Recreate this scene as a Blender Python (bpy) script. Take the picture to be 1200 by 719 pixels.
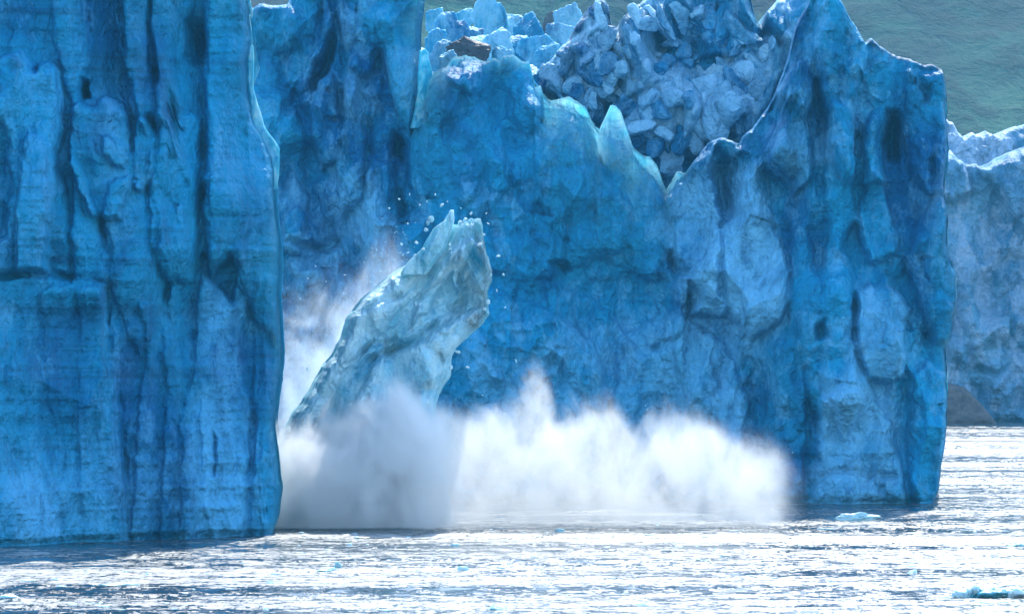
import bpy, math, random
import numpy as np
from mathutils import Vector
R = math.radians
sc = bpy.context.scene
for o in list(bpy.data.objects): bpy.data.objects.remove(o)
C = sc.collection

# ------------------------------------------------------------------ camera, sky, sun, exposure
F, HZ, CAMH = 6667.0, 393.0, 25.0          # focal length in photo pixels, horizon row, height above the water
cam = bpy.data.cameras.new('camera'); cam_o = bpy.data.objects.new('camera', cam); C.objects.link(cam_o)
cam.sensor_width = 36.0; cam.lens = 36.0 * F / 1200.0
cam_o.location = (0, 0, CAMH); cam_o.rotation_euler = (R(90), 0, 0)
cam.shift_y = (HZ - 359.5) / 1200.0
cam.clip_start = 5.0; cam.clip_end = 60000.0
sc.camera = cam_o
SUN_EL, SUN_AZ = 44.0, 10.0                  # the sun stands behind the ice, a little to the right
w = bpy.data.worlds.new('World'); sc.world = w; w.use_nodes = True
nt = w.node_tree; nt.nodes.clear()
sky = nt.nodes.new('ShaderNodeTexSky'); sky.sky_type = 'NISHITA'; sky.sun_disc = False
sky.sun_elevation = R(SUN_EL); sky.sun_rotation = R(SUN_AZ); sky.air_density = 1.0; sky.dust_density = 0.6; sky.ozone_density = 1.5
bg = nt.nodes.new('ShaderNodeBackground'); bg.inputs['Strength'].default_value = 0.15
wo = nt.nodes.new('ShaderNodeOutputWorld')
nt.links.new(sky.outputs[0], bg.inputs[0]); nt.links.new(bg.outputs[0], wo.inputs[0])
sun = bpy.data.lights.new('sun', 'SUN'); sun.energy = 2.6; sun.angle = R(0.5); sun.color = (1.0, 0.955, 0.88)
sun_o = bpy.data.objects.new('sun', sun); C.objects.link(sun_o)
sd = Vector((math.sin(R(SUN_AZ)) * math.cos(R(SUN_EL)), math.cos(R(SUN_AZ)) * math.cos(R(SUN_EL)), math.sin(R(SUN_EL))))
sun_o.rotation_euler = sd.to_track_quat('Z', 'Y').to_euler(); sun_o.location = (60, 900, 300)
vs = sc.view_settings; vs.view_transform = 'Standard'; vs.look = 'None'; vs.gamma = 1.0; vs.exposure = 1.75; vs.use_curve_mapping = False
cy = sc.cycles
cy.max_bounces = 10; cy.diffuse_bounces = 3; cy.glossy_bounces = 3; cy.transmission_bounces = 4; cy.volume_bounces = 5
cy.caustics_reflective = False; cy.caustics_refractive = False
cy.volume_max_steps = 256; cy.sample_clamp_indirect = 6.0

# ------------------------------------------------------------------ numpy noise
def _h(ix, iy, iz, s):
    with np.errstate(over='ignore'):
        h = (ix.astype(np.uint32) * np.uint32(374761393) + iy.astype(np.uint32) * np.uint32(668265263)
             + iz.astype(np.uint32) * np.uint32(2147483647 - 94) + np.uint32((s * 974711 + 1013) & 0xffffffff))
        h = (h ^ (h >> np.uint32(13))) * np.uint32(1274126177)
        h = (h ^ (h >> np.uint32(16))) * np.uint32(2246822519)
        h = h ^ (h >> np.uint32(15))
    return h.astype(np.float64) / 4294967295.0
def vnoise(x, y, z, s=0):                  # smooth value noise in -1..1
    x, y, z = np.broadcast_arrays(np.asarray(x, float), np.asarray(y, float), np.asarray(z, float))
    ix, iy, iz = [np.floor(a).astype(np.int64) for a in (x, y, z)]
    fx, fy, fz = x - ix, y - iy, z - iz
    fx, fy, fz = [a * a * a * (a * (a * 6 - 15) + 10) for a in (fx, fy, fz)]
    r = 0
    for dx in (0, 1):
        for dy in (0, 1):
            for dz in (0, 1):
                wgt = (fx if dx else 1 - fx) * (fy if dy else 1 - fy) * (fz if dz else 1 - fz)
                r = r + wgt * _h(ix + dx, iy + dy, iz + dz, s)
    return r * 2 - 1
def fbm(x, y, z, s=0, o=4, g=0.5):
    r, a, t = 0, 1, 0
    for k in range(o):
        r = r + a * vnoise(x * 2 ** k, y * 2 ** k, z * 2 ** k, s + 17 * k); t += a; a *= g
    return r / t
def ridged(x, y, z, s=0, o=3, g=0.5):      # 1 on crests, falls to -1
    r, a, t = 0, 1, 0
    for k in range(o):
        r = r + a * (1 - 2 * np.abs(vnoise(x * 2 ** k, y * 2 ** k, z * 2 ** k, s + 31 * k))); t += a; a *= g
    return r / t
def worley(x, z, s=0):                     # 2-D cells: F1, F2, tilt of the nearest cell's facet
    ix, iz = np.floor(x).astype(np.int64), np.floor(z).astype(np.int64)
    f1 = np.full(x.shape, 9.0); f2 = np.full(x.shape, 9.0); tl = np.zeros(x.shape); rnd = np.zeros(x.shape)
    zero = np.zeros(x.shape, np.int64)
    for dx in (-1, 0, 1):
        for dz in (-1, 0, 1):
            cx, cz = ix + dx, iz + dz
            px = cx + _h(cx, cz, zero, s); pz = cz + _h(cx, cz, zero, s + 1)
            d = np.hypot(x - px, z - pz)
            a = _h(cx, cz, zero, s + 2) * 6.283
            t = (x - px) * np.cos(a) + (z - pz) * np.sin(a)
            q = _h(cx, cz, zero, s + 3)
            n = d < f1
            f2 = np.where(n, f1, np.minimum(f2, d)); f1 = np.where(n, d, f1)
            tl = np.where(n, t, tl); rnd = np.where(n, q, rnd)
    return f1, f2, tl, rnd
def facets(x, z, s=0, k=0.9, tilt=1.1):    # continuous broken planes: 0 = bulging blocks with creases, 1 = scooped shells with arrises
    ix, iz = np.floor(x).astype(np.int64), np.floor(z).astype(np.int64); zero = np.zeros(x.shape, np.int64)
    hi = np.full(x.shape, -9.0); lo = np.full(x.shape, 9.0); rn = np.zeros(x.shape)
    for dx in (-1, 0, 1):
        for dz in (-1, 0, 1):
            cx, cz = ix + dx, iz + dz
            px = cx + _h(cx, cz, zero, s); pz = cz + _h(cx, cz, zero, s + 1)
            a = _h(cx, cz, zero, s + 2) * 6.283; q = _h(cx, cz, zero, s + 3) * 0.8
            t = tilt * ((x - px) * np.cos(a) + (z - pz) * np.sin(a)); d2 = k * ((x - px) ** 2 + (z - pz) ** 2)
            c = q + t - d2; rn = np.where(c > hi, _h(cx, cz, zero, s + 4), rn); hi = np.maximum(hi, c); lo = np.minimum(lo, -q - t + d2)
    return hi, lo, rn
def sstep(a, b, x):
    t = np.clip((x - a) / (b - a), 0, 1); return t * t * (3 - 2 * t)
def dpoly(px, py, pts, closed=False):      # distance to a polyline, parameter along it
    best = np.full(px.shape, 1e9); par = np.zeros(px.shape)
    pts = list(pts) + ([pts[0]] if closed else [])
    n = len(pts) - 1
    for i in range(n):
        (x0, y0), (x1, y1) = pts[i], pts[i + 1]
        dx, dy = x1 - x0, y1 - y0; L = dx * dx + dy * dy + 1e-9
        t = np.clip(((px - x0) * dx + (py - y0) * dy) / L, 0, 1)
        d = np.hypot(px - x0 - t * dx, py - y0 - t * dy)
        m = d < best; best = np.where(m, d, best); par = np.where(m, (i + t) / n, par)
    return best, par
def sdpoly(px, py, pts):                   # signed distance, positive inside
    d, _ = dpoly(px, py, pts, True)
    ins = np.zeros(px.shape, bool); n = len(pts)
    for i in range(n):
        (x0, y0), (x1, y1) = pts[i], pts[(i + 1) % n]
        if y0 == y1: continue
        ins ^= ((y0 > py) != (y1 > py)) & (px < (x1 - x0) * (py - y0) / (y1 - y0) + x0)
    return np.where(ins, d, -d)

# ------------------------------------------------------------------ materials
def new_mat(name):
    m = bpy.data.materials.new(name); m.use_nodes = True; m.node_tree.nodes.clear(); return m, m.node_tree.nodes, m.node_tree.links
def N(nodes, t, **k):
    n = nodes.new(t)
    for a, v in k.items(): setattr(n, a, v)
    return n
def math_n(nodes, links, op, a, b=None, c=None, clamp=False):
    n = nodes.new('ShaderNodeMath'); n.operation = op; n.use_clamp = clamp
    for i, v in enumerate((a, b, c)):
        if v is None: continue
        if isinstance(v, (int, float)): n.inputs[i].default_value = v
        else: links.new(v, n.inputs[i])
    return n.outputs[0]
def noise_n(nodes, links, vec, scale, detail=4, rough=0.55, dist=0.0, typ='FBM'):
    n = nodes.new('ShaderNodeTexNoise'); n.inputs['Scale'].default_value = scale; n.inputs['Detail'].default_value = detail
    n.inputs['Roughness'].default_value = rough; n.inputs['Distortion'].default_value = dist
    links.new(vec, n.inputs['Vector']); return n.outputs['Fac']
def mapping(nodes, links, vec, scale):
    n = nodes.new('ShaderNodeMapping'); n.inputs['Scale'].default_value = scale; links.new(vec, n.inputs['Vector']); return n.outputs[0]
def ramp(nodes, links, fac, stops):
    n = nodes.new('ShaderNodeValToRGB'); e = n.color_ramp.elements
    while len(e) > 1: e.remove(e[-1])
    e[0].position = stops[0][0]; e[0].color = (*stops[0][1], 1) if not isinstance(stops[0][1], float) else (stops[0][1],) * 3 + (1,)
    for p, c in stops[1:]:
        q = e.new(p); q.color = (*c, 1) if not isinstance(c, float) else (c,) * 3 + (1,)
    links.new(fac, n.inputs[0]); return n.outputs[0]
def mix_c(nodes, links, fac, a, b, mode='MIX'):
    n = nodes.new('ShaderNodeMix'); n.data_type = 'RGBA'; n.blend_type = mode
    for s, v in ((n.inputs[0], fac), (n.inputs[6], a), (n.inputs[7], b)):
        if isinstance(v, tuple): s.default_value = (*v, 1)
        elif isinstance(v, (int, float)): s.default_value = v
        else: links.new(v, s)
    return n.outputs[2]

def ice_mat(name, deep, mid, pale, sss=0.6, radius=(0.25, 1.1, 1.9), bump=0.25, strata=0.5, pale_bias=0.0, green=(0.03, 0.28, 0.33)):
    m, ns, ls = new_mat(name)
    out = N(ns, 'ShaderNodeOutputMaterial'); b = N(ns, 'ShaderNodeBsdfPrincipled')
    geo = N(ns, 'ShaderNodeNewGeometry'); pos = geo.outputs['Position']
    # blotches of clear and bubbly ice
    n1 = noise_n(ns, ls, mapping(ns, ls, pos, (0.045, 0.045, 0.03)), 1.0, 6, 0.6, 0.4)
    n2 = noise_n(ns, ls, mapping(ns, ls, pos, (0.22, 0.22, 0.1)), 1.0, 6, 0.65, 0.15)
    n3 = noise_n(ns, ls, mapping(ns, ls, pos, (1.4, 1.4, 0.9)), 1.0, 5, 0.7, 0.2)
    base = ramp(ns, ls, n1, [(0.38, deep), (0.5, mid), (0.64, tuple(x * 1.25 for x in mid))])
    # horizontal layers of old snowfall
    st = noise_n(ns, ls, mapping(ns, ls, pos, (0.012, 0.012, 0.55)), 1.0, 7, 0.72, 0.25)
    st = ramp(ns, ls, st, [(0.36, 1.0), (0.46, 0.25), (0.6, 0.0)])
    stw = math_n(ns, ls, 'MULTIPLY', st, math_n(ns, ls, 'MULTIPLY', ramp(ns, ls, n1, [(0.35, 1.0), (0.65, 0.25)]), strata))
    base = mix_c(ns, ls, stw, base, tuple(x * 0.5 for x in deep))
    gr = noise_n(ns, ls, mapping(ns, ls, pos, (0.035, 0.035, 0.05)), 1.0, 4, 0.6, 0.3)
    gr.node.inputs['Vector'].links[0].from_node.inputs['Location'].default_value = (7.3, 2.2, 9.9)
    base = mix_c(ns, ls, ramp(ns, ls, gr, [(0.5, 0.0), (0.75, 0.35)]), base, green)
    # frosty, bubbly white surface; also carries the light painted on the pillar's left
    at = N(ns, 'ShaderNodeAttribute', attribute_name='pale')
    f = math_n(ns, ls, 'ADD', at.outputs['Fac'], math_n(ns, ls, 'MULTIPLY', math_n(ns, ls, 'SUBTRACT', n2, 0.5), 1.2))
    f = math_n(ns, ls, 'ADD', f, math_n(ns, ls, 'MULTIPLY', math_n(ns, ls, 'SUBTRACT', n3, 0.5), 0.7))
    f = math_n(ns, ls, 'ADD', f, pale_bias)
    f = ramp(ns, ls, f, [(0.05, 0.0), (0.35, 0.5), (0.8, 1.0)])
    base = mix_c(ns, ls, f, base, pale)
    # veins and pits of clear dark ice
    vv = noise_n(ns, ls, mapping(ns, ls, pos, (0.28, 0.28, 0.12)), 1.0, 6, 0.66, 0.2)
    base = mix_c(ns, ls, ramp(ns, ls, vv, [(0.34, 0.5), (0.44, 0.12), (0.5, 0.0)]), base, tuple(x * 0.6 for x in deep))
    # rock flour and grit, plus the pillar's darker right side
    dt = N(ns, 'ShaderNodeAttribute', attribute_name='dirt')
    d = math_n(ns, ls, 'MULTIPLY', dt.outputs['Fac'], ramp(ns, ls, n3, [(0.35, 0.2), (0.62, 1.0)]), clamp=True)
    base = mix_c(ns, ls, d, base, (0.055, 0.05, 0.05))
    ls.new(base, b.inputs['Base Color'])
    b.inputs['Roughness'].default_value = 0.5; b.inputs['IOR'].default_value = 1.31
    b.inputs['Specular IOR Level'].default_value = 0.22
    b.inputs['Subsurface Weight'].default_value = sss
    b.inputs['Subsurface Radius'].default_value = radius; b.inputs['Subsurface Scale'].default_value = 1.0
    # broken relief too small for the mesh
    h1 = noise_n(ns, ls, mapping(ns, ls, pos, (0.9, 0.9, 0.5)), 1.0, 8, 0.62, 0.5)
    wv = N(ns, 'ShaderNodeVectorMath'); wv.operation = 'MULTIPLY_ADD'; wn = N(ns, 'ShaderNodeTexNoise'); wn.inputs['Scale'].default_value = 0.6; wn.inputs['Detail'].default_value = 4
    ls.new(pos, wn.inputs['Vector']); ls.new(wn.outputs['Color'], wv.inputs[0]); wv.inputs[1].default_value = (2.2, 2.2, 2.2); ls.new(pos, wv.inputs[2])
    v = N(ns, 'ShaderNodeTexVoronoi'); v.feature = 'F1'; v.inputs['Scale'].default_value = 0.7; v.inputs['Detail'].default_value = 2.0
    ls.new(wv.outputs[0], v.inputs['Vector'])
    h2 = math_n(ns, ls, 'MULTIPLY', v.outputs['Distance'], 0.6)
    hh = math_n(ns, ls, 'ADD', h1, h2)
    stb = noise_n(ns, ls, mapping(ns, ls, pos, (0.03, 0.03, 1.6)), 1.0, 4, 0.6, 0.2)
    hh = math_n(ns, ls, 'ADD', hh, math_n(ns, ls, 'MULTIPLY', stb, 0.2 * strata))
    bp = N(ns, 'ShaderNodeBump'); bp.inputs['Strength'].default_value = 1.0; bp.inputs['Distance'].default_value = bump
    ls.new(hh, bp.inputs['Height']); ls.new(bp.outputs[0], b.inputs['Normal'])
    th = N(ns, 'ShaderNodeAttribute', attribute_name='thin')   # how thin and clear the ice is: the sun shines through it
    tr = N(ns, 'ShaderNodeBsdfTranslucent'); ls.new(bp.outputs[0], tr.inputs['Normal'])
    ls.new(mix_c(ns, ls, ramp(ns, ls, n2, [(0.35, 0.1), (0.58, 1.0)]), (0.10, 0.80, 0.95), (0.72, 0.96, 0.99)), tr.inputs['Color'])
    mx = N(ns, 'ShaderNodeMixShader'); ls.new(math_n(ns, ls, 'MULTIPLY', th.outputs['Fac'], 1.0, clamp=True), mx.inputs[0]); ls.new(b.outputs[0], mx.inputs[1]); ls.new(tr.outputs[0], mx.inputs[2])
    ls.new(mx.outputs[0], out.inputs[0]); return m

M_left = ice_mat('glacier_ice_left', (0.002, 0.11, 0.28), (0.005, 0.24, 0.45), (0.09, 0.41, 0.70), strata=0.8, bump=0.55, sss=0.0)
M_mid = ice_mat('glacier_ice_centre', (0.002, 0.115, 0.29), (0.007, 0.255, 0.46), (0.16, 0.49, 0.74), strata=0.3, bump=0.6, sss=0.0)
M_rug = ice_mat('shattered_ice', (0.004, 0.11, 0.26), (0.02, 0.22, 0.40), (0.36, 0.64, 0.80), strata=0.05, bump=0.6, sss=0.0, pale_bias=0.05)
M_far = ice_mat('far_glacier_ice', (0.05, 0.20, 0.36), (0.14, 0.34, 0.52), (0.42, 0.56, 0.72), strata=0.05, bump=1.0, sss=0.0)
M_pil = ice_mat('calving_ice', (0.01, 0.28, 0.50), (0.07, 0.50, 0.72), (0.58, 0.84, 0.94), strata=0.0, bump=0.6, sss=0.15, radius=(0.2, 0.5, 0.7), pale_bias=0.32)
M_ser = ice_mat('serac_ice', (0.006, 0.13, 0.28), (0.03, 0.27, 0.42), (0.35, 0.62, 0.72), strata=0.05, bump=0.5, sss=0.3, radius=(0.3, 0.9, 1.3))
M_berg = ice_mat('floating_ice', (0.08, 0.32, 0.40), (0.22, 0.50, 0.56), (0.65, 0.78, 0.80), strata=0.0, bump=0.12, sss=0.4, radius=(0.2, 0.4, 0.5), pale_bias=0.1)
M_grit = ice_mat('gritty_ice', (0.03, 0.05, 0.07), (0.07, 0.08, 0.09), (0.22, 0.24, 0.26), strata=0.0, bump=0.5, sss=0.0)
def thin_mat():                            # paper-thin clear edges that the sun shines through
    m, ns, ls = new_mat('thin_sunlit_ice'); out = N(ns, 'ShaderNodeOutputMaterial'); pos = N(ns, 'ShaderNodeNewGeometry').outputs['Position']
    n = noise_n(ns, ls, mapping(ns, ls, pos, (0.5, 0.5, 0.35)), 1.0, 6, 0.6, 0.3)
    col = ramp(ns, ls, n, [(0.35, (0.03, 0.42, 0.66)), (0.52, (0.10, 0.62, 0.78)), (0.7, (0.55, 0.85, 0.90))])
    a = N(ns, 'ShaderNodeBsdfDiffuse'); b = N(ns, 'ShaderNodeBsdfTranslucent'); g = N(ns, 'ShaderNodeBsdfGlossy'); g.inputs['Roughness'].default_value = 0.35
    mx = N(ns, 'ShaderNodeMixShader'); mx.inputs[0].default_value = 0.55; m2 = N(ns, 'ShaderNodeMixShader'); m2.inputs[0].default_value = 0.05
    bp = N(ns, 'ShaderNodeBump'); bp.inputs['Distance'].default_value = 0.2; ls.new(n, bp.inputs['Height'])
    for q in (a, b): ls.new(col, q.inputs['Color']); ls.new(bp.outputs[0], q.inputs['Normal'])
    ls.new(a.outputs[0], mx.inputs[1]); ls.new(b.outputs[0], mx.inputs[2]); ls.new(mx.outputs[0], m2.inputs[1]); ls.new(g.outputs[0], m2.inputs[2]); ls.new(m2.outputs[0], out.inputs[0]); return m
M_thin = thin_mat()

# ------------------------------------------------------------------ object helpers
def tag(o, label=None, cat=None, group=None, kind=None):
    if label: o['label'] = label
    if cat: o['category'] = cat
    if group: o['group'] = group
    if kind: o['kind'] = kind
    return o
def empty(name, loc): 
    o = bpy.data.objects.new(name, None); o.location = loc; o.empty_display_size = 1; C.objects.link(o); return o
def mesh_obj(name, V, Fq, mat, parent=None, smooth=True, attrs=None, origin=None):
    me = bpy.data.meshes.new(name)
    V = np.asarray(V, float)
    if origin is None and parent is not None: origin = tuple(parent.location)
    if origin is not None: V = V - np.array(origin)
    me.from_pydata(V.tolist(), [], Fq)
    if attrs:
        for k, a in attrs.items():
            at = me.attributes.new(k, 'FLOAT', 'POINT'); at.data.foreach_set('value', np.asarray(a, np.float32).ravel())
    me.materials.append(mat)
    me.polygons.foreach_set('use_smooth', [smooth] * len(me.polygons)); me.update()
    o = bpy.data.objects.new(name, me); C.objects.link(o)
    if parent is not None: o.parent = parent
    elif origin is not None: o.location = origin
    return o
def W(px, py, Y): return ((px - 600.0) * Y / F, Y, CAMH + (HZ - py) * Y / F)

def py_(f): return f.py0
class Feat:                                # relief brushes; heights in metres towards the viewer, positions on the elevation of the wall
    def __init__(s, px, py, seed, warp=7.0, wf=0.06):
        s.px0, s.py0 = px, py
        s.px = px + warp * fbm(px * wf, py * wf * 0.6, 0, seed + 5, 5, 0.6); s.py = py + warp * fbm(px * wf, py * wf * 0.6, 3.3, seed + 9, 5, 0.6)
        s.mod = np.clip(0.75 + 1.1 * fbm(px / 26, py / 34, 7, seed + 13, 3), 0.1, 1.4)
        s.h = np.zeros(px.shape); s.pale = np.zeros(px.shape); s.dirt = np.zeros(px.shape)
    def slab(s, pts, h, w=10, pale=0.0, mode='add'):      # buttress with rounded shoulders
        e = sdpoly(s.px, s.py, pts); t = np.clip(e / w, 0, 1)
        p = np.sqrt(np.clip(1 - (1 - t) ** 2, 0, 1)); s.h += h * p; s.pale += pale * sstep(-12, 16, e)
        return s
    def hollow(s, pts, h, w=8):
        e = sdpoly(s.px, s.py, pts); s.h -= h * sstep(-2, w * 1.5, e); return s
    def ridge(s, pts, w, h, pale=0.0, taper=True):
        d, t = dpoly(s.px, s.py, pts); k = np.exp(-(d / w) ** 2)
        if taper: k = k * np.clip(np.minimum(t, 1 - t) * 6, 0.15, 1)
        s.h += h * k; s.pale += pale * k; return s
    def cleft(s, pts, w, h):
        d, t = dpoly(s.px, s.py, pts); k = np.clip(1 - d / (w * 1.5), 0, 1) ** 1.6 * np.clip(np.minimum(t, 1 - t) * 5, 0.1, 1)
        s.h -= 0.7 * h * k * s.mod; return s
    def patch(s, pts, v, w=12):
        e = sdpoly(s.px, s.py, pts); s.pale += v * sstep(-w, w, e); return s
    def grime(s, pts, v, w=10):
        d, t = dpoly(s.px, s.py, pts); s.dirt += v * np.exp(-(d / w) ** 2); return s

def relief(name, mat, parent, left, right, top, Y0, feats, step=1.3, seed=1, base_z=-3.0, base_py=None, thick=50, lean=0.0, splay=None,
           round_r=(9, 8), round_l=(9, 8), round_t=(8, 6), jit=1.0, amp=None, lip=0.0, pale=0.0, thin=None):
    """a wall of ice: a carved front, worn edges, a real thickness behind"""
    lp = np.array(sorted(left, key=lambda p: p[1]), float); rp = np.array(sorted(right, key=lambda p: p[1]), float); tp = np.array(sorted(top), float)
    Yf = Y0 if callable(Y0) else (lambda px: np.full(np.shape(px), float(Y0)))
    def Lf(py): return np.interp(py, lp[:, 1], lp[:, 0]) + jit * (2.4 * fbm(py / 22.0, 0, 0, seed + 70, 4, 0.5))
    def Rf(py): return np.interp(py, rp[:, 1], rp[:, 0]) + jit * (2.4 * fbm(py / 22.0, 0, 0, seed + 71, 4, 0.5))
    def Tf(px): return np.interp(px, tp[:, 0], tp[:, 1]) + jit * (2.2 * fbm(px / 12.0, 0, 0, seed + 72, 4, 0.6) - 2.0 * ridged(px / 9.0, 0, 0, seed + 73, 3, 0.6))
    def Bf(px): return (HZ + (CAMH - base_z) * F / Yf(px)) if base_py is None else np.full(np.shape(px), float(base_py))
    wpx = max(rp[:, 0].max() - lp[:, 0].min(), 4); hpx = max(Bf(np.array([600.0]))[0] - tp[:, 1].min(), 4)
    nu = int(wpx / step / 4) * 4 + 1; nv = int(hpx / step / 4) * 4 + 1
    u, v = np.meshgrid(np.linspace(0, 1, nu), np.linspace(0, 1, nv))
    px = lp[:, 0].mean() + (rp[:, 0].mean() - lp[:, 0].mean()) * u; py = Bf(px) + (Tf(px) - Bf(px)) * v
    for _ in range(14):
        l, r = Lf(py), Rf(py)
        px = 0.5 * px + 0.5 * (l + (r - l) * u); py = 0.5 * py + 0.5 * (Bf(px) + (Tf(px) - Bf(px)) * v)
    Yn = Yf(px); X = (px - 600) * Yn / F; Z = CAMH + (HZ - py) * Yn / F
    f = Feat(px, py, seed); f.pale += pale; feats(f)
    A = dict(flute=1.3, facet=0.8, fine=0.25, strata=0.18, big=2.0, fl_w=5.5, fl_h=40.0, fc=5.0, small=0.75, sm_h=6.0, rub=0.55, fpale=0.3, dsc=1.0); A.update(amp or {}); f.h *= 1.0
    for _ in range(3):
        g = np.pad(f.h, 1, mode='edge'); f.h = (g[1:-1, 1:-1] * 2 + g[:-2, 1:-1] + g[2:, 1:-1] + g[1:-1, :-2] + g[1:-1, 2:]) / 6
    wx = X + 2.5 * fbm(X / 14, 0, Z / 22, seed + 1, 3); wz = Z + 2.5 * fbm(X / 14, 5, Z / 22, seed + 2, 3)
    h = f.h + A['big'] * fbm(wx / 22, 0, wz / 40, seed + 3, 2)
    h += A['flute'] * ridged(wx / A['fl_w'], 0, wz / A['fl_h'], seed + 4, 3, 0.5) 
    mixf = sstep(-0.3, 0.3, fbm(X / 16, 3, Z / 20, seed + 60, 2))
    h1, h0, r1 = facets(wx / A['fc'], wz / (A['fc'] * 1.7), seed + 40); f.pale += A['fpale'] * (r1 - 0.5) * mixf; h += A['facet'] * 1.2 * (h1 * mixf + h0 * (1 - mixf))
    w2x = wx + 0.8 * fbm(X / 2.5, 0, Z / 3.5, seed + 61, 3)
    h1, h0, r1 = facets(w2x / (A['fc'] * .36), wz / (A['fc'] * .6), seed + 50); f.pale += A['fpale'] * 0.8 * (r1 - 0.5); msk = sstep(-0.25, 0.45, fbm(X / 13, 2, Z / 15, seed + 62, 3))
    h += A['facet'] * 0.5 * msk * (h1 * (1 - mixf) + h0 * mixf)
    m2 = sstep(-0.3, 0.35, fbm(X / 10, 8, Z / 26, seed + 63, 3)); m3 = sstep(-0.15, 0.4, fbm(X / 11, 9, Z / 11, seed + 64, 3))
    h += A['small'] * m2 * ridged(w2x / (1.9 * A['dsc']), 0, wz / (A['sm_h'] * A['dsc']), seed + 65, 4, 0.6)
    h1, h0, r1 = facets(w2x / (1.25 * A['dsc']), wz / (1.5 * A['dsc']), seed + 66, 0.8, 1.3); f.pale += A['fpale'] * 0.9 * m3 * (r1 - 0.5); h += A['rub'] * m3 * (h1 * (1 - mixf) + h0 * mixf)
    sz = Z + 0.6 * fbm(X / 20, 0, Z / 20, seed + 6, 2)
    h += A['strata'] * (ridged(0 * sz, 0, sz / 2.2, seed + 7, 3, 0.6) + 0.7 * fbm(X / 9, 1, sz / 0.7, seed + 8, 2))
    h += A['fine'] * fbm(X / 1.6, 0, Z / 2.2, seed + 11, 4, 0.62)
    l, r, t = Lf(py), Rf(py), Tf(px)
    def rr(e, wd, dp):
        q = np.clip(e / wd, 0, 1); return dp * (1 - np.sqrt(np.clip(1 - (1 - q) ** 2, 0, 1)))
    edge = rr(r - px, *round_r) + rr(px - l, *round_l) + rr(py - t, *round_t)
    fr = Yn + lean * Z - h + edge - lip + (1.3 * np.exp(-(Z / 0.8) ** 2) if base_py is None else 0)
    V = np.stack([X, fr, Z], -1).reshape(-1, 3)
    idx = np.arange(nu * nv).reshape(nv, nu)
    q = np.stack([idx[:-1, :-1], idx[:-1, 1:], idx[1:, 1:], idx[1:, :-1]], -1).reshape(-1, 4)
    faces = q.tolist()
    # back, one quad for sixteen in front, and the sides that join it
    k = 4; bi = idx[::k, ::k]
    th = thick(px, py) if callable(thick) else np.full(px.shape, float(thick))
    B = V.reshape(nv, nu, 3)[::k, ::k].copy(); inset = 1.0
    B[..., 1] = np.maximum((Yn + lean * Z)[::k, ::k] + th[::k, ::k], B[..., 1] + 1.0)
    B[..., 1] += 1.5 * fbm(B[..., 0] / 7, 0, B[..., 2] / 7, seed + 90, 3)
    if splay: B[..., 0] += splay(px)[::k, ::k] * (B[..., 1] - V.reshape(nv, nu, 3)[::k, ::k, 1])
    off = len(V); bn = np.arange(bi.size).reshape(bi.shape) + off
    faces += np.stack([bn[:-1, :-1], bn[1:, :-1], bn[1:, 1:], bn[:-1, 1:]], -1).reshape(-1, 4).tolist()
    def side(front, back, flip):
        for i in range(len(back) - 1):
            fr_ = list(front[i * k:(i + 1) * k + 1]); p = [int(a) for a in fr_] + [int(back[i + 1]), int(back[i])]
            faces.append(p[::-1] if flip else p)
    side(idx[0, :], bn[0, :], True); side(idx[-1, :], bn[-1, :], False)
    side(idx[:, 0], bn[:, 0], False); side(idx[:, -1], bn[:, -1], True)
    V = np.vstack([V, B.reshape(-1, 3)])
    pa = np.concatenate([f.pale.ravel(), f.pale[::k, ::k].ravel()]); di = np.concatenate([f.dirt.ravel(), f.dirt[::k, ::k].ravel()])
    tn = thin(px, py, py - t, r - px, px - l) if thin else np.zeros(px.shape)
    o = mesh_obj(name, V, faces, mat, parent, True, dict(pale=pa, dirt=np.clip(di, 0, 1), thin=np.clip(np.concatenate([tn.ravel(), tn[::k, ::k].ravel()]), 0, 1)))
    def sample(qx, qy):
        i = np.argmin((px - qx) ** 2 + (py - qy) ** 2); return V[i]
    return o, sample

_ico = {}
def ico(sub):
    if sub not in _ico:
        import bmesh
        bm = bmesh.new(); bmesh.ops.create_icosphere(bm, subdivisions=sub, radius=1.0)
        _ico[sub] = (np.array([v.co[:] for v in bm.verts]), [[v.index for v in f.verts] for f in bm.faces]); bm.free()
    return _ico[sub]
def lump_mesh(name, mat, radii, seed, sub=2, planes=11, rough=0.04, pale=0.3, dirt=0.0, cut=0.62, box=2.0):
    """a broken block of ice: a body bounded by fracture planes"""
    D, Fc = ico(sub); rng = np.random.RandomState(seed)
    n = rng.normal(size=(planes, 3)); n /= np.linalg.norm(n, axis=1)[:, None]; dk = rng.uniform(cut, 1.0, planes)
    dots = D @ n.T; rr = np.where(dots > 0.05, dk / np.maximum(dots, 0.05), 9.0); r = np.minimum(rr.min(1), 1.25)
    r = r * (1 if box == 2.0 else 1 / (np.abs(D) ** box).sum(1) ** (1 / box))
    P = D * r[:, None]; P = P * (1 + rough * 2 * fbm(P[:, 0] * 2.2, P[:, 1] * 2.2, P[:, 2] * 2.2, seed, 4, 0.6)[:, None])
    P = P * np.array(radii)
    me = bpy.data.meshes.new(name); me.from_pydata(P.tolist(), [], Fc); me.materials.append(mat)
    for k, v in (('pale', pale), ('dirt', dirt)):
        at = me.attributes.new(k, 'FLOAT', 'POINT'); at.data.foreach_set('value', np.full(len(P), v, np.float32))
    me.polygons.foreach_set('use_smooth', [sub > 3] * len(me.polygons)); me.update(); return me
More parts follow.
